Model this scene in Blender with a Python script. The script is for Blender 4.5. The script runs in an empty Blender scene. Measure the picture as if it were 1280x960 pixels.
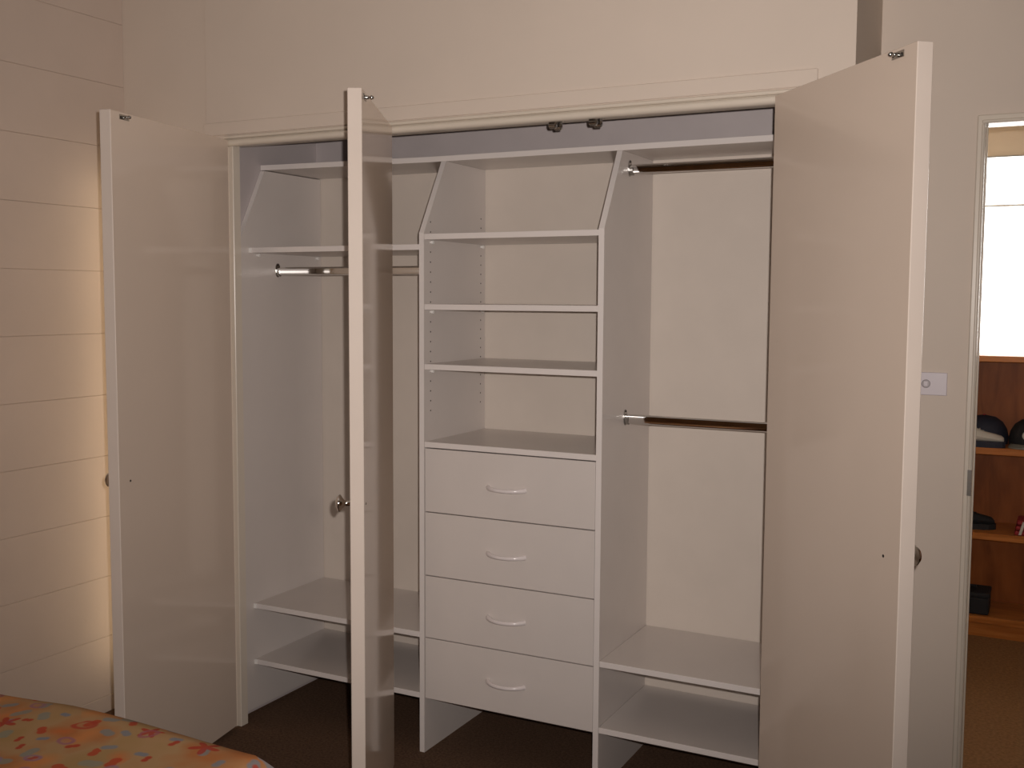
import bpy, bmesh, math, random
from mathutils import Vector, Matrix
random.seed(4)
S = bpy.context.scene
COL = S.collection

# ------------------------------------------------------------------ camera
CAM = Vector((1.8337, -2.9159, 1.5008))
F = Vector((-0.4554185, 0.88661616, -0.08065838))
R = Vector((0.88929762, 0.45729588, 0.00549641))
U = Vector((-0.04175795, 0.06922614, 0.99672665))
cd = bpy.data.cameras.new('camera'); cam = bpy.data.objects.new('camera', cd); COL.objects.link(cam)
cd.sensor_width = 36.0; cd.lens = 1335.6778 / 1280 * 36; cd.clip_start = 0.02
cam.matrix_world = Matrix(((R.x, U.x, -F.x, CAM.x), (R.y, U.y, -F.y, CAM.y), (R.z, U.z, -F.z, CAM.z), (0, 0, 0, 1)))
S.camera = cam

# ------------------------------------------------------------------ world, flash, exposure
w = bpy.data.worlds.new('world'); S.world = w; w.use_nodes = True
w.node_tree.nodes['Background'].inputs[0].default_value = (0.8, 0.9, 1.0, 1)
w.node_tree.nodes['Background'].inputs[1].default_value = 0.6
S.view_settings.view_transform = 'Standard'; S.view_settings.look = 'None'
S.view_settings.gamma = 1; S.view_settings.use_curve_mapping = False
S.view_settings.exposure = 0.0

# the camera's own flash: a small lamp a few centimetres above and right of the lens
fl = bpy.data.lights.new('camera_flash', 'SPOT'); flash = bpy.data.objects.new('camera_flash', fl); COL.objects.link(flash)
fl.energy = 210; fl.color = (1.0, 0.915, 0.865); fl.shadow_soft_size = 0.012
fl.spot_size = math.radians(100); fl.spot_blend = 1.0
flash.location = CAM + R * 0.039 + U * 0.042 + F * 0.02
aim = (F + R * (570 - 640) / 1335.7 + U * (480 - 250) / 1335.7).normalized()
flash.rotation_euler = aim.to_track_quat('-Z', 'Y').to_euler()

# ------------------------------------------------------------------ materials
def nodes_of(name):
    m = bpy.data.materials.new(name); m.use_nodes = True
    return m, m.node_tree.nodes, m.node_tree.links, m.node_tree.nodes['Principled BSDF']

def mat(name, col, rough=0.5, metal=0.0, spec=0.5, var=0.04, nscale=9.0, bump=0.0, bscale=200.0, coat=0.0):
    m, n, l, b = nodes_of(name)
    b.inputs['Roughness'].default_value = rough; b.inputs['Metallic'].default_value = metal
    b.inputs['Specular IOR Level'].default_value = spec
    if coat: b.inputs['Coat Weight'].default_value = coat; b.inputs['Coat Roughness'].default_value = 0.05
    tc = n.new('ShaderNodeTexCoord')
    nz = n.new('ShaderNodeTexNoise'); nz.inputs['Scale'].default_value = nscale; nz.inputs['Detail'].default_value = 3
    l.new(tc.outputs['Object'], nz.inputs['Vector'])
    rp = n.new('ShaderNodeValToRGB'); c = Vector(col)
    rp.color_ramp.elements[0].position = 0.3; rp.color_ramp.elements[1].position = 0.7
    rp.color_ramp.elements[0].color = (*(c * (1 - var)), 1); rp.color_ramp.elements[1].color = (*(c * (1 + var)), 1)
    l.new(nz.outputs['Fac'], rp.inputs['Fac']); l.new(rp.outputs['Color'], b.inputs['Base Color'])
    if bump:
        n2 = n.new('ShaderNodeTexNoise'); n2.inputs['Scale'].default_value = bscale; n2.inputs['Detail'].default_value = 4
        l.new(tc.outputs['Object'], n2.inputs['Vector'])
        bp = n.new('ShaderNodeBump'); bp.inputs['Strength'].default_value = bump; bp.inputs['Distance'].default_value = 0.004
        l.new(n2.outputs['Fac'], bp.inputs['Height']); l.new(bp.outputs['Normal'], b.inputs['Normal'])
    return m

def emit(name, col, strength):
    m, n, l, b = nodes_of(name)
    b.inputs['Base Color'].default_value = (*col, 1)
    b.inputs['Emission Color'].default_value = (*col, 1); b.inputs['Emission Strength'].default_value = strength
    return m

def wood(name, c1, c2, rough=0.45, scale=(1.2, 14, 14)):
    m, n, l, b = nodes_of(name)
    b.inputs['Roughness'].default_value = rough; b.inputs['Specular IOR Level'].default_value = 0.2
    tc = n.new('ShaderNodeTexCoord'); mp = n.new('ShaderNodeMapping'); mp.inputs['Scale'].default_value = scale
    nz = n.new('ShaderNodeTexNoise'); nz.inputs['Scale'].default_value = 3; nz.inputs['Detail'].default_value = 6; nz.inputs['Distortion'].default_value = 0.6
    rp = n.new('ShaderNodeValToRGB'); rp.color_ramp.elements[0].position = 0.32; rp.color_ramp.elements[1].position = 0.68
    rp.color_ramp.elements[0].color = (*c1, 1); rp.color_ramp.elements[1].color = (*c2, 1)
    l.new(tc.outputs['Object'], mp.inputs['Vector']); l.new(mp.outputs['Vector'], nz.inputs['Vector'])
    l.new(nz.outputs['Fac'], rp.inputs['Fac']); l.new(rp.outputs['Color'], b.inputs['Base Color'])
    return m

M = dict(
    wall=mat('cream_plaster', (0.68, 0.585, 0.50), 0.75, spec=0.3, var=0.02, nscale=3, bump=0.06, bscale=90),
    block=mat('painted_block', (0.585, 0.485, 0.415), 0.6, spec=0.35, var=0.03, nscale=4, bump=0.12, bscale=60),
    ceil=mat('ceiling_white', (0.70, 0.66, 0.61), 0.8, spec=0.2, var=0.02),
    rear=mat('brown_curtain_wall', (0.50, 0.28, 0.14), 0.8, spec=0.2, var=0.12, nscale=5),
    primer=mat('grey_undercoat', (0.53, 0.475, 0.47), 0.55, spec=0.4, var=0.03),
    inner=mat('wardrobe_back_paint', (0.66, 0.585, 0.515), 0.55, spec=0.4, var=0.02),
    trim=mat('gloss_trim_paint', (0.70, 0.625, 0.53), 0.22, spec=0.5, var=0.015),
    door=mat('gloss_door_paint', (0.72, 0.60, 0.50), 0.10, spec=0.55, var=0.015, nscale=3),
    edge=mat('door_edge_paint', (0.74, 0.64, 0.56), 0.25, spec=0.5, var=0.015),
    mel=mat('white_melamine', (0.67, 0.615, 0.58), 0.26, spec=0.5, var=0.012),
    meledge=mat('melamine_edge', (0.76, 0.705, 0.675), 0.3, spec=0.5, var=0.012),
    chrome=mat('chrome', (0.80, 0.79, 0.77), 0.07, metal=1, var=0.01),
    nickel=mat('nickel', (0.45, 0.44, 0.42), 0.2, metal=1, var=0.03),
    dark=mat('dark_hole', (0.03, 0.022, 0.018), 0.8, var=0.05),
    plastic=mat('white_plastic', (0.76, 0.70, 0.69), 0.2, var=0.01),
    pin=mat('shelf_pin_plastic', (0.85, 0.83, 0.80), 0.35, var=0.01),
    switch=mat('switch_plastic', (0.66, 0.60, 0.63), 0.3, var=0.01),
    switch2=mat('switch_grey', (0.42, 0.38, 0.39), 0.35, var=0.01),
    carpet=mat('brown_carpet', (0.13, 0.078, 0.05), 0.95, spec=0.1, var=0.3, nscale=120, bump=0.8, bscale=350),
    hallcarpet=mat('tan_carpet', (0.26, 0.135, 0.06), 0.95, spec=0.1, var=0.2, nscale=90, bump=0.7, bscale=300),
    hallwall=mat('hall_cream', (0.78, 0.65, 0.49), 0.7, spec=0.3, var=0.02),
    shelfwood=wood('shelf_timber', (0.36, 0.115, 0.022), (0.52, 0.19, 0.045), 0.35),
    backwood=wood('bookcase_back_ply', (0.20, 0.054, 0.010), (0.34, 0.100, 0.020), 0.42, (6, 6, 1.2)),
    bedwood=wood('bed_timber', (0.18, 0.09, 0.04), (0.26, 0.13, 0.06)),
    mattress=mat('mattress_cloth', (0.7, 0.66, 0.6), 0.9, bump=0.2),
    black=mat('black_cloth', (0.012, 0.012, 0.014), 0.8, bump=0.3),
    navy=mat('navy_cloth', (0.014, 0.018, 0.035), 0.7, bump=0.3),
    red=mat('red_cloth', (0.28, 0.02, 0.025), 0.7, bump=0.3),
    white=mat('white_cloth', (0.55, 0.52, 0.47), 0.7, bump=0.2),
    grey=mat('grey_cloth', (0.22, 0.22, 0.20), 0.7, bump=0.2),
    alu=mat('window_frame_paint', (0.72, 0.68, 0.6), 0.4),
    blind=emit('sunlit_blind', (1.0, 0.985, 0.95), 3.4),
    lampshade=emit('lit_paper_shade', (1.0, 0.82, 0.56), 1.45),
)
mg, n_, l_, b_ = nodes_of('window_glass')
b_.inputs['Transmission Weight'].default_value = 1; b_.inputs['Roughness'].default_value = 0.0; b_.inputs['IOR'].default_value = 1.05
M['glass'] = mg

def quilt_material():
    """cotton print: tan ground with orange clouds, scattered red starfish, blue and green ovals, red rings"""
    m, n, l, b = nodes_of('seashell_print')
    b.inputs['Roughness'].default_value = 0.9; b.inputs['Specular IOR Level'].default_value = 0.15
    tc = n.new('ShaderNodeTexCoord')
    def math_(op, a, c=None, d=None):
        x = n.new('ShaderNodeMath'); x.operation = op
        for i, v in enumerate((a, c, d)):
            if v is None: continue
            if isinstance(v, (int, float)): x.inputs[i].default_value = v
            else: l.new(v, x.inputs[i])
        return x.outputs[0]
    nz = n.new('ShaderNodeTexNoise'); nz.inputs['Scale'].default_value = 7; nz.inputs['Detail'].default_value = 2
    l.new(tc.outputs['Object'], nz.inputs['Vector'])
    rp = n.new('ShaderNodeValToRGB'); e = rp.color_ramp.elements
    e[0].position = 0.36; e[0].color = (0.42, 0.265, 0.115, 1)
    e[1].position = 0.66; e[1].color = (0.46, 0.18, 0.065, 1)
    x = e.new(0.5); x.color = (0.46, 0.285, 0.14, 1)
    l.new(nz.outputs['Fac'], rp.inputs['Fac'])
    cur = rp.outputs['Color']
    def layer(cur, scale, off, rad, lobes, amp, colA, colB, keep, ring=0.0, squash=(1, 1, 1), soft=0.03):
        mp = n.new('ShaderNodeMapping'); mp.inputs['Location'].default_value = off; mp.inputs['Scale'].default_value = squash
        mp.inputs['Rotation'].default_value = (0, 0, off[0] * 3)
        l.new(tc.outputs['Object'], mp.inputs['Vector'])
        fx = n.new('ShaderNodeVectorMath'); fx.operation = 'MULTIPLY'; fx.inputs[1].default_value = (1, 1, 0)
        l.new(mp.outputs['Vector'], fx.inputs[0])
        v = n.new('ShaderNodeTexVoronoi'); v.voronoi_dimensions = '2D'; v.inputs['Scale'].default_value = scale; v.inputs['Randomness'].default_value = 0.8
        l.new(fx.outputs[0], v.inputs['Vector'])
        sc = n.new('ShaderNodeVectorMath'); sc.operation = 'SUBTRACT'
        l.new(fx.outputs[0], sc.inputs[0]); l.new(v.outputs['Position'], sc.inputs[1])
        sp = n.new('ShaderNodeSeparateXYZ'); l.new(sc.outputs[0], sp.inputs[0])
        cs = n.new('ShaderNodeSeparateColor'); l.new(v.outputs['Color'], cs.inputs[0])
        ang = math_('ARCTAN2', sp.outputs['Y'], sp.outputs['X'])
        ang = math_('MULTIPLY_ADD', cs.outputs['Green'], 6.0, ang)
        lob = math_('COSINE', math_('MULTIPLY', ang, lobes))
        thr = math_('MULTIPLY_ADD', lob, amp * rad, rad)
        thr = math_('MULTIPLY', thr, math_('MULTIPLY_ADD', cs.outputs['Blue'], 0.6, 0.7))
        d = v.outputs['Distance']
        mask = math_('MULTIPLY', math_('SUBTRACT', thr, d), 1.0 / soft); mask = math_('MINIMUM', math_('MAXIMUM', mask, 0), 1)
        if ring:
            inn = math_('MULTIPLY', math_('SUBTRACT', math_('MULTIPLY', thr, ring), d), 1.0 / soft)
            inn = math_('MINIMUM', math_('MAXIMUM', inn, 0), 0.8); mask = math_('SUBTRACT', mask, inn); mask = math_('MAXIMUM', mask, 0)
        mask = math_('MULTIPLY', mask, math_('LESS_THAN', cs.outputs['Red'], keep))
        mask = math_('MULTIPLY', mask, 0.85)
        cm = n.new('ShaderNodeMix'); cm.data_type = 'RGBA'; cm.inputs['A'].default_value = (*colA, 1); cm.inputs['B'].default_value = (*colB, 1)
        l.new(cs.outputs['Blue'], cm.inputs['Factor'])
        mx = n.new('ShaderNodeMix'); mx.data_type = 'RGBA'
        l.new(mask, mx.inputs['Factor']); l.new(cur, mx.inputs['A']); l.new(cm.outputs['Result'], mx.inputs['B'])
        return mx.outputs['Result']
    cur = layer(cur, 8.0, (0.3, 0.2, 0), 0.34, 2, 0.2, (0.62, 0.16, 0.05), (0.62, 0.27, 0.09), 0.5, soft=0.3)
    cur = layer(cur, 15, (1.31, 0.62, 0), 0.27, 2, 0.28, (0.20, 0.23, 0.29), (0.30, 0.29, 0.20), 0.62, soft=0.08)
    cur = layer(cur, 14, (2.7, 1.9, 0), 0.20, 2, 0.35, (0.42, 0.035, 0.022), (0.50, 0.07, 0.03), 0.55, soft=0.06)
    cur = layer(cur, 10, (0.77, 4.4, 0), 0.21, 5, 0.45, (0.46, 0.03, 0.02), (0.42, 0.05, 0.03), 0.38, soft=0.05)
    cur = layer(cur, 12, (4.1, 3.3, 0), 0.26, 2, 0.15, (0.26, 0.25, 0.36), (0.45, 0.06, 0.03), 0.35, ring=0.6, soft=0.06)
    l.new(cur, b.inputs['Base Color'])
    return m
M['quilt'] = quilt_material()

# ------------------------------------------------------------------ mesh helpers
class MB:
    def __init__(self): self.bm = bmesh.new(); self.slots = {}
    def _faces(self, vs, fs, mi=0, smooth=False):
        bv = [self.bm.verts.new(v) for v in vs]
        out = []
        for f in fs:
            fc = self.bm.faces.new([bv[i] for i in f]); fc.material_index = mi; fc.smooth = smooth; out.append(fc)
        return out
    def box(self, x0, x1, y0, y1, z0, z1, mi=0):
        vs = [(x, y, z) for x in (x0, x1) for y in (y0, y1) for z in (z0, z1)]
        self._faces(vs, [(0, 1, 3, 2), (4, 6, 7, 5), (0, 4, 5, 1), (2, 3, 7, 6), (0, 2, 6, 4), (1, 5, 7, 3)], mi); return self
    def prism(self, poly, axis, a, b, mi=0, smooth=False):
        """polygon in the plane across `axis` ('x': (y,z); 'y': (x,z); 'z': (x,y)) pushed from a to b"""
        def p(q, t): return {'x': (t, q[0], q[1]), 'y': (q[0], t, q[1]), 'z': (q[0], q[1], t)}[axis]
        n = len(poly); vs = [p(q, a) for q in poly] + [p(q, b) for q in poly]
        fs = [tuple(range(n)), tuple(range(2 * n - 1, n - 1, -1))]
        self._faces(vs, fs, mi)
        bm = self.bm; bm.verts.ensure_lookup_table(); base = len(bm.verts) - 2 * n
        for i in range(n):
            j = (i + 1) % n
            f = bm.faces.new([bm.verts[base + k] for k in (i, n + i, n + j, j)]); f.material_index = mi; f.smooth = smooth
        return self
    def rings(self, rings, mi=0, smooth=True, cap=True, closed=True):
        n = len(rings[0]); vs = [v for r in rings for v in r]; fs = []
        for k in range(len(rings) - 1):
            for i in range(n if closed else n - 1):
                j = (i + 1) % n; fs.append((k * n + i, k * n + j, (k + 1) * n + j, (k + 1) * n + i))
        if cap: fs += [tuple(range(n - 1, -1, -1)), tuple(range((len(rings) - 1) * n, len(rings) * n))]
        self._faces(vs, fs, mi, smooth); return self
    def lathe(self, prof, o, axis='z', n=20, mi=0):
        """prof: list of (radius, distance along axis)"""
        o = Vector(o); ax = {'x': Vector((1, 0, 0)), 'y': Vector((0, 1, 0)), 'z': Vector((0, 0, 1))}[axis] if isinstance(axis, str) else axis
        u = ax.orthogonal().normalized(); v = ax.cross(u)
        return self.rings([[tuple(o + ax * h + (u * math.cos(t) + v * math.sin(t)) * max(r, 1e-4)) for t in (2 * math.pi * i / n for i in range(n))] for r, h in prof], mi)
    def tube(self, pts, ru, rv, up=(0, 0, 1), n=12, mi=0):
        up = Vector(up); pts = [Vector(p) for p in pts]; rs = []
        for i, p in enumerate(pts):
            t = (pts[min(i + 1, len(pts) - 1)] - pts[max(i - 1, 0)]).normalized()
            s = t.cross(up).normalized(); q = s.cross(t)
            k = ru[i] if isinstance(ru, (list, tuple)) else ru; kk = rv[i] if isinstance(rv, (list, tuple)) else rv
            rs.append([tuple(p + s * math.cos(a) * k + q * math.sin(a) * kk) for a in (2 * math.pi * j / n for j in range(n))])
        return self.rings(rs, mi)
    def build(self, name, mats, parent=None, bevel=0.0, seg=1, at=None):
        bm = self.bm
        bmesh.ops.remove_doubles(bm, verts=bm.verts, dist=1e-6)
        bmesh.ops.recalc_face_normals(bm, faces=bm.faces)
        if bevel:
            es = [e for e in bm.edges if len(e.link_faces) == 2 and e.calc_face_angle(0) > 0.6]
            bmesh.ops.bevel(bm, geom=es, offset=bevel, segments=seg, affect='EDGES', profile=0.5)
        for e in bm.edges:
            if len(e.link_faces) == 2 and e.calc_face_angle(0) > 0.75: e.smooth = False
        off = Vector(at) if at is not None else Vector((0, 0, 0))
        if at is None and parent is not None:
            p = parent
            while p is not None:
                off += p.location
                if p.get('_local'): off = Vector((0, 0, 0)); break
                p = p.parent
        if off.length: bmesh.ops.translate(bm, verts=bm.verts, vec=-off)
        me = bpy.data.meshes.new(name); bm.to_mesh(me); bm.free()
        for m in (mats if isinstance(mats, (list, tuple)) else [mats]): me.materials.append(M[m] if isinstance(m, str) else m)
        o = bpy.data.objects.new(name, me); COL.objects.link(o)
        if at is not None: o.location = off
        if parent is not None: o.parent = parent
        return o

def tag(o, label, cat, group=None):
    o['label'] = label; o['category'] = cat
    if group: o['group'] = group
    return o
def thing(name, label, cat, loc=(0, 0, 0), rotz=0, group=None):
    o = bpy.data.objects.new(name, None); COL.objects.link(o); o.location = loc; o.rotation_euler = (0, 0, rotz)
    o.empty_display_size = 0.05
    return tag(o, label, cat, group)
def struct(o, label=None):
    o['kind'] = 'structure'
    if label: o['label'] = label
    return o
B = lambda *a, **k: MB().box(*a, **k)

# ------------------------------------------------------------------ the room
YB = -4.6; XR = 3.3; XL = -1.175; YN = -0.098; YW = 0.273; ZC = 2.72; YF = -0.125
struct(B(XL - .1, XR + .1, YB - .1, 0.43, -0.05, 0).build('floor', 'carpet'), 'dark brown carpet floor of the bedroom and wardrobe')
struct(B(1.2, XR + .1, 0.43, 2.66, -0.05, 0).build('floor_hall', 'hallcarpet'), 'tan carpet floor beyond the doorway')
struct(B(XL - .1, XR + .1, YB - .1, 2.6, ZC, ZC + .05).build('ceiling', 'ceil'), 'white ceiling')
wl = struct(B(XL - .12, XL - 0.006, YB, YN + .1, 0, ZC).build('wall_left', 'block'), 'cream painted block wall with level courses')
zs = [0.0] + [0.060 + 0.2178 * k for k in range(13)]
for k in range(len(zs) - 1):
    pr = random.uniform(-0.0008, 0.0008)
    B(XL - .02, XL + pr, YB, YN, zs[k] + .0002, zs[k + 1] - .0002).build('block_course', 'block', wl, bevel=0.0017)
# rear wall of the nook and of the doorway side (one plane)
DX0, DX1, DZ = 1.629, 2.45, 1.974
struct(B(XL - .02, -0.752, YN, YN + .09, 0, ZC).build('wall_nook', 'wall'), 'narrow cream wall between block wall and wardrobe bulkhead')
wb = MB(); wb.box(1.30, DX0 - .012, YW, YW + .06, 0, ZC); wb.box(DX1 + .012, XR, YW, YW + .06, 0, ZC); wb.box(DX0 - .012, DX1 + .012, YW, YW + .06, DZ + .012, ZC)
struct(wb.build('wall_back', 'wall'), 'plain cream back wall beside the wardrobe')
struct(B(XR, XR + .1, YB, 2.6, 0, ZC).build('wall_right', 'wall'), 'cream wall on the right')
struct(B(XL, XR, YB - .1, YB, 0, ZC).build('wall_rear', 'rear'), 'brown wall behind the camera')
# wardrobe enclosure: bulkhead, piers, returns
XA, XZ = -0.767, 1.352
wf = MB(); wf.box(XA, XZ, YF, -0.03, 2.035, ZC); wf.box(XA, -0.676, YF, -0.09, 0, 2.035); wf.box(1.19, XZ, YF, -0.03, 0, 2.035)
wf.box(XA, -0.72, -0.09, 0.44, 0, ZC); wf.box(1.24, XZ, -0.03, 0.42, 0, ZC)
struct(wf.build('wall_front', 'wall'), 'cream bulkhead wall above and around the wardrobe opening')
struct(B(-0.76, 1.30, 0.408, 0.50, 0, 1.953).build('wall_wardrobe', 'inner'), 'cream back wall inside the wardrobe')
struct(B(-0.721, -0.7165, -0.085, 0.408, 0, ZC).build('wall_lining', 'primer'), 'grey lining at the left end of the wardrobe')
struct(B(-0.76, 1.30, 0.408, 0.50, 1.953, ZC).build('wall_upper', 'primer'), 'grey back wall above the top wardrobe shelf')

# ------------------------------------------------------------------ trims
t1 = struct(B(-0.775, 1.262, -0.131, -0.122, 2.037, 2.080).build('trim_1', 'wall', bevel=.002), 'cream head architrave over the wardrobe opening')
def reed(z0, z1, y, d):
    pts = [(y + .012, z0)] + [(y - d * math.sin(math.pi * i / 12), (z0 + z1) / 2 - (z1 - z0) / 2 * math.cos(math.pi * i / 12)) for i in range(13)] + [(y + .012, z1)]
    return MB().prism(pts, 'x', -0.684, 1.22, smooth=True)
reed(2.0225, 2.0345, -0.1265, .009).build('moulding_bead', 'trim', t1)
reed(1.9985, 2.0205, -0.128, .0125).build('moulding_bead', 'trim', t1)
B(-0.70, 1.19, -0.124, -0.03, 2.009, 2.036).build('head_lining', 'trim', t1)
struct(B(-0.683, -0.657, -0.121, -0.085, 0, 2.009).build('trim_2', 'trim', bevel=.002), 'cream left jamb of the wardrobe opening')
struct(B(-0.085, -0.045, -0.121, -0.100, 0, 2.009).build('trim_3', 'trim', bevel=.002), 'slim cream post between the first and second wardrobe door')
struct(B(1.166, 1.215, -0.121, -0.035, 0, 2.009).build('trim_4', 'trim', bevel=.002), 'cream right jamb of the wardrobe opening')
# doorway frame on the right
t5 = MB(); t5.box(DX0 - .014, DX0, YW - .002, YW + .066, 0, DZ + .014); t5.box(DX1, DX1 + .014, YW - .002, YW + .066, 0, DZ + .014); t5.box(DX0, DX1, YW - .002, YW + .066, DZ, DZ + .014)
t5 = struct(t5.build('trim_5', 'trim'), 'cream frame of the doorway to the hall')
for (x0, x1, z0, z1) in ((DX0 - .021, DX0, 0, DZ + .006), (DX1 + .006, DX1 + .032, 0, DZ + .006), (DX0 - .021, DX1 + .032, DZ, DZ + .024)):
    B(x0, x1, YW - .012, YW, z0, z1).build('architrave', 'trim', t5, bevel=.003)
for (x0, x1, z0, z1) in ((DX0 - .009, DX0 - .001, 0, DZ), (DX0 - .009, DX1 + .018, DZ, DZ + .010)):
    B(x0, x1, YW - .018, YW - .004, z0, z1).build('architrave_bead', 'trim', t5, bevel=.003)
B(DX0 - .0005, DX0 + .004, YW + .035, YW + .05, 0, DZ).build('door_stop', 'trim', t5, bevel=.002)
sp = B(DX0 - .010, DX0 + .0005, YW - .0192, YW - .006, 0.962, 1.034).build('strike_plate', 'nickel', t5); sp['label'] = 'dull metal strike plate'

# ------------------------------------------------------------------ wardrobe fittings
T = 0.018
def slope_panel(x0, x1, y0, ys, zk, zt, zb=0.0):
    return MB().prism([(y0, zb), (0.406, zb), (0.406, zt), (ys, zt), (y0, zk)], 'x', x0, x1)
tower = thing('drawer_tower', 'white melamine shelf tower with four drawers in the middle of the wardrobe', 'cabinet', (0.318, 0, 0))
def two_tone(o, ymax=0.003):
    """edge banding: front faces take the edge slot"""
    o.data.materials.append(M['meledge'])
    for p in o.data.polygons:
        if p.normal.y < -0.6: p.material_index = 1
    return o
two_tone(slope_panel(0, T, 0, 0.137, 1.704, 1.944).build('side_panel', 'mel', tower))
two_tone(slope_panel(0.618, 0.636, 0, 0.137, 1.704, 1.944).build('side_panel', 'mel', tower))
for z in (1.7011, 1.4782, 1.2867, 1.0354):
    s = two_tone(B(T + .0006, 0.6174, 0.001, 0.406, z - T, z).build('shelf', 'mel', tower, bevel=.0008))
    if z > 1.1:
        for x, s_ in ((T, 1), (0.618, -1)):
            for y in (0.040, 0.375):
                MB().lathe([(0.0035, 0), (0.0035, .006), (.006, .006), (.006, .012), (.003, .013)], (x, y, z - T - .007), Vector((s_, 0, 0)), 10).build('shelf_pin', 'pin', s)
# rows of drilled shelf holes in both side panels
for x, s_ in ((T, 1), (0.618, -1)):
    hb = MB()
    for y in (0.040, 0.375):
        for k in range(21):
            z = 1.773 - 0.032 * k
            if y < .05 and z > 1.75: continue
            if min(abs(z - q + T + .007) for q in (1.7011, 1.4782, 1.2867)) < .012: continue
            if min(abs(z - q + T / 2) for q in (1.7011, 1.4782, 1.2867)) < .013: continue
            hb.lathe([(0.0027, -.004), (0.0027, .0004)], (x, y, z), Vector((s_, 0, 0)), 8)
    h = hb.build('shelf_pin_holes', 'dark', tower); h['kind'] = 'stuff'
gz = [0.1834, 0.3889, 0.5964, 0.8063, 1.0154]
for k in range(4):
    z0, z1 = gz[k] + .0016, gz[k + 1] - .0016
    d = MB(); d.box(T + .0022, 0.6158, 0.002, 0.018, z0, z1)
    d = d.build('drawer', 'mel', tower, bevel=.001)
    bx = MB(); bx.box(T + .014, T + .028, .018, .38, z0 + .02, z1 - .03); bx.box(.590, .604, .018, .38, z0 + .02, z1 - .03); bx.box(T + .014, .604, .37, .384, z0 + .02, z1 - .03); bx.box(T + .014, .604, .018, .384, z0 + .02, z0 + .03)
    bx.build('drawer_box', 'mel', d)
    zc = (0.283, 0.490, 0.696, 0.906)[k]; xc = 0.317; hw = 0.066
    pts = []; ru = []; rv = []
    for i in range(17):
        q = -1 + i / 8
        pts.append((xc + hw * q, 0.002 - 0.030 * (1 - abs(q) ** 2.4) - (0 if abs(q) < 1 else -.003), zc - .002 * (1 - q * q)))
        e = abs(q); ru.append(.0050 + .002 * e); rv.append(.0062 + .0022 * e ** 3)
    MB().tube(pts, ru, rv).build('bow_handle', 'plastic', d)

wardrobe = thing('wardrobe', 'built-in wardrobe with three open cream doors, white shelves and chrome hanging rails', 'wardrobe', (.26, 0, 0))
# side panels against the wardrobe walls
sp = MB().prism([(-0.085, .02), (.406, .02), (.406, 1.942), (.085, 1.942), (-0.02, 1.742), (-0.085, 1.62)], 'x', -.715, -.697).build('side_panel', 'mel', wardrobe)
two_tone(sp)
sp = slope_panel(1.215, 1.233, 0, .137, 1.704, 1.942, 0.0).build('side_panel', 'mel', wardrobe)
two_tone(sp)
def shelf(x0, x1, y0, z, label, rail_pins=()):
    s = MB().box(x0 + .0008, x1 - .0008, y0, .406, z - T, z)
    s = s.build('shelf', 'mel', wardrobe, bevel=.0008); two_tone(s); s['label'] = label
    return s
s = MB().prism([(-.7145, .085), (-.05, .137), (1.2325, .137), (1.2325, .406), (-.7145, .406)], 'z', 1.9445, 1.9625).build('shelf', 'mel', wardrobe, bevel=.0008); two_tone(s)
s['label'] = 'long white top shelf running the full width of the wardrobe'
LS = (-.697, 0.0); RS = (.636, 1.215)
s1 = shelf(*LS, 0, 1.6691, 'white shelf above the hanging rail in the left compartment')
s2 = shelf(*LS, 0, .405, 'white upper of two low shelves in the left compartment')
s3 = shelf(*LS, 0, .2005, 'white lowest shelf in the left compartment just above the carpet')
s4 = shelf(*RS, 0, .410, 'white upper of two low shelves in the right compartment')
s5 = shelf(*RS, 0, .2046, 'white lowest shelf in the right compartment beside the open right door')
for s, z in ((s1, 1.6691), (s2, .405), (s3, .2005)):
    for y in (.04, .375):
        MB().lathe([(0.0035, 0), (0.0035, .006), (.006, .006), (.006, .012), (.003, .013)], (-.697, y, z - T - .007), 'x', 10).build('shelf_pin', 'pin', s)
    c = B(-.6965, -.686, -.0025, 0.0, z - T + .0005, z - .0005).build('edge_cap', 'pin', s); c['label'] = 'small bright end of the edge band'

def rail(x0, x1, y, z, label, ends):
    ov = [(y + .0075 * math.cos(a), z + (.0085 if i < 11 else -.0085) + .0065 * math.sin(a)) for i, a in enumerate([math.pi * k / 10 for k in range(11)] + [math.pi + math.pi * k / 10 for k in range(11)])]
    r = MB().prism(ov, 'x', x0 + .002, x1 - .002, smooth=True).build('hanging_rail', 'chrome', wardrobe)
    r['label'] = label
    for x, s in ((x0, 1), (x1, -1)):
        if x not in ends: continue
        a = sorted((x, x + s * .003)); b = MB()
        n2 = 20; fl_ = [(y + .013 * math.cos(q), z + .004 + .025 * math.sin(q)) for q in (2 * math.pi * i / n2 for i in range(n2))]
        b.prism(fl_, 'x', *a)
        cup = [(y + .0105 * math.cos(q), z + .018 * math.sin(q)) for q in (math.pi + math.pi * i / 12 for i in range(13))] + [(y + .0105, z + .006), (y + .0088, z + .006)] + [(y + .0088 * math.cos(q), z + .0163 * math.sin(q)) for q in (2 * math.pi - math.pi * i / 12 for i in range(13))] + [(y - .0088, z + .006), (y - .0105, z + .006)]
        a2 = sorted((x, x + s * .014)); b.prism(cup, 'x', *a2)
        b.lathe([(.0035, 0), (.0035, .0045), (.001, .005)], (x, y, z + .0235), Vector((s, 0, 0)), 10, mi=1)
        b.build('end_bracket', ['nickel', 'dark'], r)
rail(-.697, 0.0, .150, 1.590, 'chrome hanging rail under the shelf in the left compartment', (-.697, 0.0))
rail(.636, 1.215, .196, 1.893, 'upper chrome hanging rail just under the top shelf in the right compartment', (.636, 1.215))
rail(.636, 1.215, .186, 1.127, 'lower chrome hanging rail halfway up the right compartment', (.636, 1.215))

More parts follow.
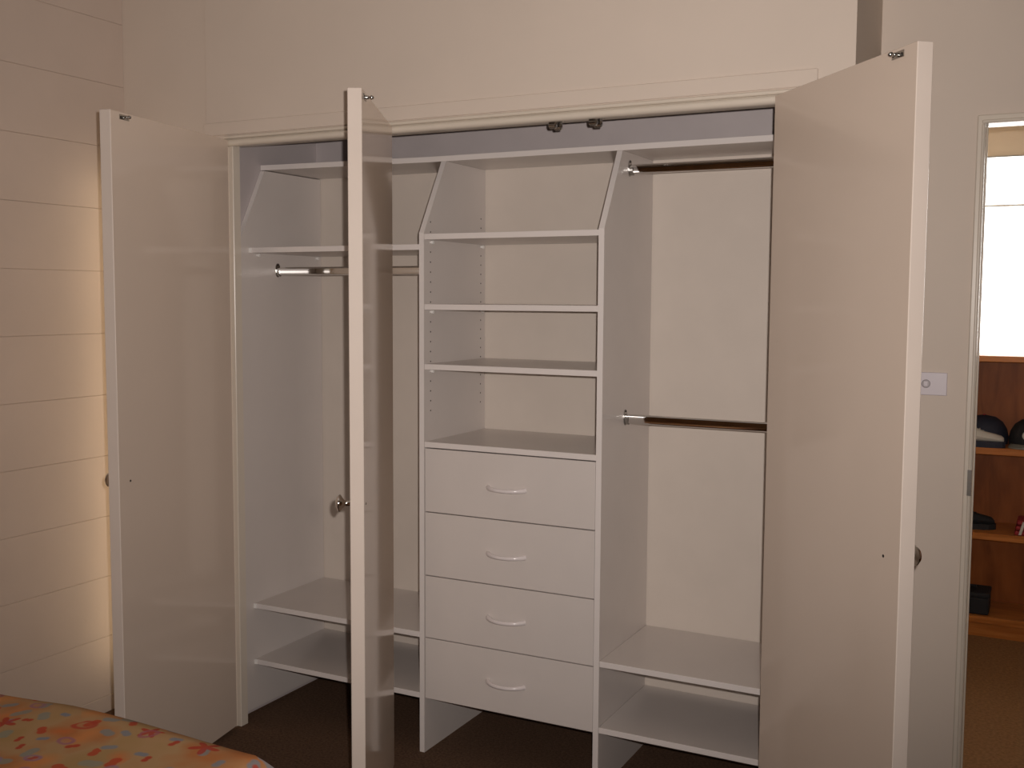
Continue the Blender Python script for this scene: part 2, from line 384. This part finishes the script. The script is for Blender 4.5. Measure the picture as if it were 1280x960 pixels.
# ------------------------------------------------------------------ wardrobe doors
TH = 0.036
def knob(o, ax, parent, name='knob'):
    k = MB().lathe([(.0085, 0), (.0070, .010), (.0080, .020), (.0150, .0265), (.0220, .031), (.0225, .0335), (.018, .039), (.009, .043), (.0005, .044)], o, ax, 24)
    k.lathe([(.0165, -.0003), (.0165, .002), (.012, .0045), (.0085, .005)], o, ax, 24)
    return k.build(name, 'chrome', parent)
def wardrobe_door(xh, ang, side, W, label, kn_along, mark_along, catch_along, zk):
    """hinge on the origin; the leaf runs along local +x, its inside face lies on local y = 0"""
    d = Vector((side * math.cos(ang), -math.sin(ang), 0)); rz = math.atan2(d.y, d.x)
    out = -1 if side == 1 else 1            # local y direction of the outside face
    H = 2.0175 - .012
    y0, y1 = sorted((0, out * TH))
    o = MB().box(0, W, y0, y1, 0, H).build('door', ['door', 'edge'], None, bevel=.0015)
    o.parent = wardrobe; o.location = Vector((xh, -.1435, .012)) - wardrobe.location; o.rotation_euler = (0, 0, rz)
    o['label'] = label; o['_local'] = 1
    for p in o.data.polygons:
        if p.normal.x > .6: p.material_index = 1
    knob((kn_along, out * TH, zk - .012), Vector((0, out, 0)), o)
    MB().lathe([(.0035, -.0002), (.0035, .0006), (.0015, .0010)], (mark_along, 0, zk - .012), Vector((0, -out, 0)), 10).build('knob_screw', 'dark', o)
    c = MB(); a = sorted((0, -out * .0018)); c.box(catch_along - .021, catch_along + .021, *a, 1.984, 1.998)
    c.lathe([(.0045, 0), (.0045, .008), (.003, .010), (.0055, .015), (.004, .020), (.001, .022)], (catch_along, -out * .0015, 1.991), Vector((0, -out, 0)), 12)
    for q in (-.015, .015): c.lathe([(.0028, 0), (.0028, .0008)], (catch_along + q, -out * .0018, 1.991), Vector((0, -out, 0)), 8, mi=1)
    c = c.build('catch_plate', ['nickel', 'dark'], o); c['label'] = 'small nickel catch plate'
    return o
wardrobe_door(-.6572, 1.3842, 1, .6076, 'cream left wardrobe door swung open towards the block wall and bed', .555, .556, .547, .964)
wardrobe_door(-.0058, 1.1080, 1, .6086, 'cream middle wardrobe door seen nearly edge-on in front of the left compartment', .572, .575, .556, .967)
wardrobe_door(1.1588, 2.2793, -1, .6077, 'cream right wardrobe door folded wide open beside the light switch', .556, .548, .541, .956)

# roller catches under the head
for x in (.521, .645):
    c = B(x - .013, x + .013, -.128, -.060, 2.0065, 2.009).build('roller_catch', 'nickel', wardrobe)
    c['label'] = 'small metal roller catch'
    for y in (-.114, -.078):
        B(x - .009, x + .009, y - .009, y + .009, 1.992, 2.007).build('roller_bracket', 'nickel', c)
        MB().lathe([(.006, -.0115), (.0095, -.009), (.0095, .009), (.006, .0115)], (x, y, 1.990), 'x', 16).build('roller', 'nickel', c)

# ------------------------------------------------------------------ light switch
sw = thing('light_switch', 'flat white light switch on the wall between right wardrobe door and doorway', 'switch', (1.502, YW, 1.267))
B(1.447, 1.557, YW - .008, YW, 1.235, 1.299).build('plate', 'switch', sw, bevel=.002, seg=2)
rk = MB().lathe([(.012, 0), (.012, .0015), (.0105, .0025), (.0095, .001)], (1.502, YW - .0078, 1.267), Vector((0, -1, 0)), 24).build('bezel', 'switch2', sw)
B(1.4965, 1.5075, YW - .0125, YW - .0075, 1.260, 1.274).build('rocker', 'switch', sw, bevel=.001)

# ------------------------------------------------------------------ bed
bed = thing('bed', 'low bed under the printed bedspread in the near left corner', 'bed', (-.5, -2.0, 0))
B(-1.14, .41, -2.72, -1.32, .14, .30).build('base', 'bedwood', bed, bevel=.01)
B(-1.13, .41, -2.70, -1.33, .30, .535).build('mattress', 'mattress', bed, bevel=.04, seg=3)
for x in (-1.07, .37):
    for y in (-2.65, -1.39): MB().lathe([(.025, 0), (.035, .14)], (x, y, 0), 'z', 12).build('leg', 'bedwood', bed)
def quilt():
    x0, x1, y0, y1, zt, r, drop = -1.165, .448, -2.76, -1.262, .583, .045, .36
    nx, ny = 90, 70; Lx, Ly = x1 - x0, y1 - y0
    def fold(s, L):
        """path length across the top to (position, sink) with rounded shoulders and a hanging side"""
        q = math.pi / 2 * r
        def side(t):
            if t < q: a = t / r; return r * math.sin(a), r * (1 - math.cos(a))
            return r, r + (t - q)
        if s < drop: p, k = side(drop - s); return r - p, k
        if s > drop + L - 2 * r: p, k = side(s - drop - (L - 2 * r)); return L - r + p, k
        return r + s - drop, 0.0
    mb = MB(); vs = []; fs = []
    for i in range(nx + 1):
        px, sx = fold((Lx - 2 * r + 2 * drop) * i / nx, Lx)
        for j in range(ny + 1):
            py, sy = fold((Ly - 2 * r + 2 * drop) * j / ny, Ly)
            sink = max(sx, sy) if min(sx, sy) > 0 else sx + sy
            x, y = x0 + px, y0 + py
            ripple = .006 * math.sin(x * 9 + y * 4) + .005 * math.sin(x * 4 - y * 11 + 1)
            hang = min(1, sink / .1)
            z = zt - sink + ripple * (1 - hang) * .5 - .020 * max(0, min(1, (-.12 - x) / .3)) * (1 - hang)
            if sy > r: y += .012 * math.sin(x * 22) * hang * (1 if y > -2 else -1)
            if sx > r: x += .012 * math.sin(y * 24) * hang * (1 if x > 0 else 0)
            vs.append((max(x, XL + .01), y, z))
    for i in range(nx):
        for j in range(ny):
            a = i * (ny + 1) + j; fs.append((a, a + ny + 1, a + ny + 2, a + 1))
    mb._faces(vs, fs, 0, True)
    o = mb.build('bedspread', 'quilt', at=(-.5, -2.0, .2))
    so = o.modifiers.new('thickness', 'SOLIDIFY'); so.thickness = .008; so.offset = -1
    return o
tag(quilt(), 'tan and orange bedspread printed with red starfish, shells and blue ovals', 'bedspread')

# ------------------------------------------------------------------ hall beyond the doorway
struct(B(1.28, XR, 2.56, 2.66, 0, 1.12).build('wall_hall', 'hallwall'), 'cream hall wall under the window')
struct(B(1.28, XR, 2.56, 2.66, 2.165, ZC).build('wall_hall', 'hallwall'), 'cream hall wall above the bright window')
struct(B(1.28, 1.34, 2.56, 2.66, 1.12, 2.165).build('wall_hall', 'hallwall'), 'cream hall wall beside the window')
struct(B(1.22, 1.28, .502, 2.66, 0, ZC).build('wall_hall', 'hallwall'), 'cream left wall of the hall')
win = struct(B(1.34, XR, 2.57, 2.63, 1.12, 1.15).build('window_1', 'alu'), 'bright hall window behind a white blind')
B(1.34, XR, 2.57, 2.63, 2.13, 2.165).build('window_frame', 'alu', win); B(1.34, 1.38, 2.57, 2.63, 1.15, 2.13).build('window_frame', 'alu', win); B(2.2, 2.24, 2.57, 2.63, 1.15, 2.13).build('window_frame', 'alu', win)
B(1.38, XR, 2.598, 2.603, 1.15, 2.13).build('pane', 'glass', win)
bl = thing('roman_blind', 'glowing white blind with level seams covering the hall window', 'blind', (1.9, 2.54, 1.14))
zf = [1.10, 1.245, 1.415, 1.585, 1.755, 1.94, 2.158]
for k in range(len(zf) - 1):
    a, b = zf[k] + .0012, zf[k + 1] - (.009 if k == 4 else .0012)
    MB().prism([(2.548, a), (2.543, a + .01), (2.541, (a + b) / 2), (2.543, b - .01), (2.548, b)], 'x', 1.36, 2.9).build('blind_panel', 'blind', bl)
B(1.36, 2.9, 2.549, 2.552, 1.10, 2.158).build('backing', 'white', bl)

bk = thing('bookcase', 'low brown timber bookcase under the hall window', 'bookcase', (2.0, 2.37, 0))
BX0, BX1, BY = 1.30, 2.62, 2.20
B(BX0, BX0 + .022, BY, 2.53, 0, 1.232).build('side_panel', 'shelfwood', bk, bevel=.001)
B(BX1 - .022, BX1, BY, 2.53, 0, 1.232).build('side_panel', 'shelfwood', bk, bevel=.001)
B(BX0 + .022, BX1 - .022, 2.50, 2.512, .05, 1.232).build('back_panel', 'backwood', bk)
B(BX0 - .01, BX1 + .01, BY - .012, 2.53, 1.232, 1.258).build('top', 'shelfwood', bk, bevel=.002)
for z in (.852, .470, .092):
    B(BX0 + .022, BX1 - .022, BY, 2.50, z - .030, z).build('shelf', 'shelfwood', bk, bevel=.0015)
B(BX0 + .022, BX1 - .022, BY + .012, BY + .03, 0, .062).build('plinth', 'shelfwood', bk)

def cap_(x, y, z, rot, label, crown, brim, badge=None, s=1.0):
    o = thing('baseball_cap', label, 'cap', (x, y, z), rot, 'caps on the hall bookcase'); o['_local'] = 1
    n = 24; prof = [(.088, 0), (.090, .03), (.084, .06), (.068, .09), (.042, .11), (.001, .118)]
    MB().rings([[(s * r * 1.08 * math.cos(a), s * r * math.sin(a), s * h) for a in (2 * math.pi * i / n for i in range(n))] for r, h in prof]).build('crown', crown, o)
    rs = []
    for i in range(9):
        a = -.95 + 1.9 * i / 8
        c, q = math.cos(a), math.sin(a); e = .088 + .075 * math.cos(a * 1.55)
        rs.append([(s * .085 * c, s * .085 * q, s * .012), (s * e * 1.08 * c, s * e * q * .95, s * (.006 - .02 * q * q)), (s * e * 1.08 * c, s * e * q * .95, s * (.002 - .02 * q * q)), (s * .085 * c, s * .085 * q, s * .006)])
    MB().rings(rs).build('brim', brim, o)
    MB().lathe([(.007, 0), (.006, .004), (.001, .006)], (0, 0, s * .116), 'z', 10).build('button', brim, o)
    if badge:
        ax = Vector((.97, 0, .25)); MB().lathe([(.022, 0), (.020, .004), (.004, .005)], (s * .088, 0, s * .05), ax, 16).build('badge', badge, o)
    return o
def shoe(x, y, z, rot, label, upper, sole, accent, L=.27, hi=.10, tilt=0.0):
    o = thing('shoe', label, 'shoe', (x, y, z), rot, 'shoes on the hall bookcase'); o['_local'] = 1
    o.rotation_euler = (tilt, 0, rot)
    st = [(-.5, .026, .55), (-.46, .034, .85), (-.30, .037, 1.0), (-.12, .037, .95), (.05, .041, .72), (.22, .046, .52), (.36, .044, .42), (.46, .033, .34), (.5, .018, .22)]
    rs = []
    for t, wd, h in st:
        hh = hi * h; rs.append([(t * L, wd * math.copysign(abs(math.cos(a)) ** .8, math.cos(a)) * (1 if math.sin(a) < .3 else .86), .022 + hh * .5 + hh * .5 * math.sin(a)) for a in (2 * math.pi * i / 14 for i in range(14))])
    MB().rings(rs).build('upper', upper, o)
    rs = [[(t * (L + .012), -wd * 1.08, 0), (t * (L + .012), wd * 1.08, 0), (t * (L + .012), wd * 1.1, .026), (t * (L + .012), -wd * 1.1, .026)] for t, wd, h in st]
    MB().rings(rs, smooth=False).build('sole', sole, o)
    for k in range(4):
        t = .02 + .055 * k; h = .022 + hi * (.80 - .085 * k)
        MB().tube([(t * L, -.028, h - .012), (t * L, 0, h + .002), (t * L, .028, h - .012)], .003, .003, up=(1, 0, 0), n=6).build('lace', accent, o)
    return o
# upper shelf
cap_(1.535, 2.396, .852, 3.25, 'black and dark red cap at the left end of the upper bookcase shelf', 'navy', 'red', s=1.08)
shoe(1.492, 2.245, .852, .06, 'white shoe with a dark navy sole lying on the upper bookcase shelf', 'white', 'navy', 'white', L=.27, hi=.085)
cap_(1.735, 2.375, .852, -1.75, 'black cap with a pale badge on the upper bookcase shelf', 'black', 'grey', 'white', s=1.05)
# middle shelf
shoe(1.475, 2.30, .470, .25, 'black shoe at the left of the middle bookcase shelf', 'black', 'black', 'black', L=.25, hi=.085)
def striped():
    o = thing('folded_cloth', 'red cloth with white stripes folded on the middle bookcase shelf', 'cloth', (1.79, 2.29, .470))
    for k in range(3):
        B(1.685 + .004 * k, 1.90, 2.215 + .004 * k, 2.37, .470 + .022 * k, .490 + .022 * k).build('fold', 'red', o, bevel=.008, seg=2)
    for k in range(5):
        x = 1.702 + .036 * k
        MB().prism([(x, .474), (x + .011, .474), (x + .026, .532), (x + .015, .532)], 'y', 2.213 - .0005, 2.224).build('stripe', 'white', o)
    return o
striped()
# bottom shelf
def boot():
    o = thing('storage_case', 'small black case at the left of the bottom bookcase shelf', 'case', (1.50, 2.30, .092))
    B(1.41, 1.595, 2.225, 2.38, .092, .170).build('body', 'black', o, bevel=.008, seg=2)
    B(1.408, 1.597, 2.223, 2.382, .170, .192).build('lid', 'black', o, bevel=.006, seg=2)
    MB().tube([(1.46, 2.3, .190), (1.465, 2.3, .206), (1.535, 2.3, .206), (1.54, 2.3, .190)], .004, .004, up=(0, 1, 0), n=8).build('grip', 'black', o)
boot()

# ------------------------------------------------------------------ slim column lamp standing behind the left door (its warm light reaches the block wall)
lx, ly = -1.045, -.20
lamp = thing('floor_lamp', 'slim warm-lit column lamp behind the open left wardrobe door', 'lamp', (lx, ly, 0))
MB().lathe([(.060, 0), (.060, .012), (.015, .02), (.010, .16)], (lx, ly, 0), 'z', 20).build('base', 'black', lamp)
MB().lathe([(.030, .16), (.034, .18), (.034, 1.91), (.030, 1.93)], (lx, ly, 0), 'z', 20).build('shade', 'lampshade', lamp)

for o in bpy.data.objects:
    if '_local' in o: del o['_local']
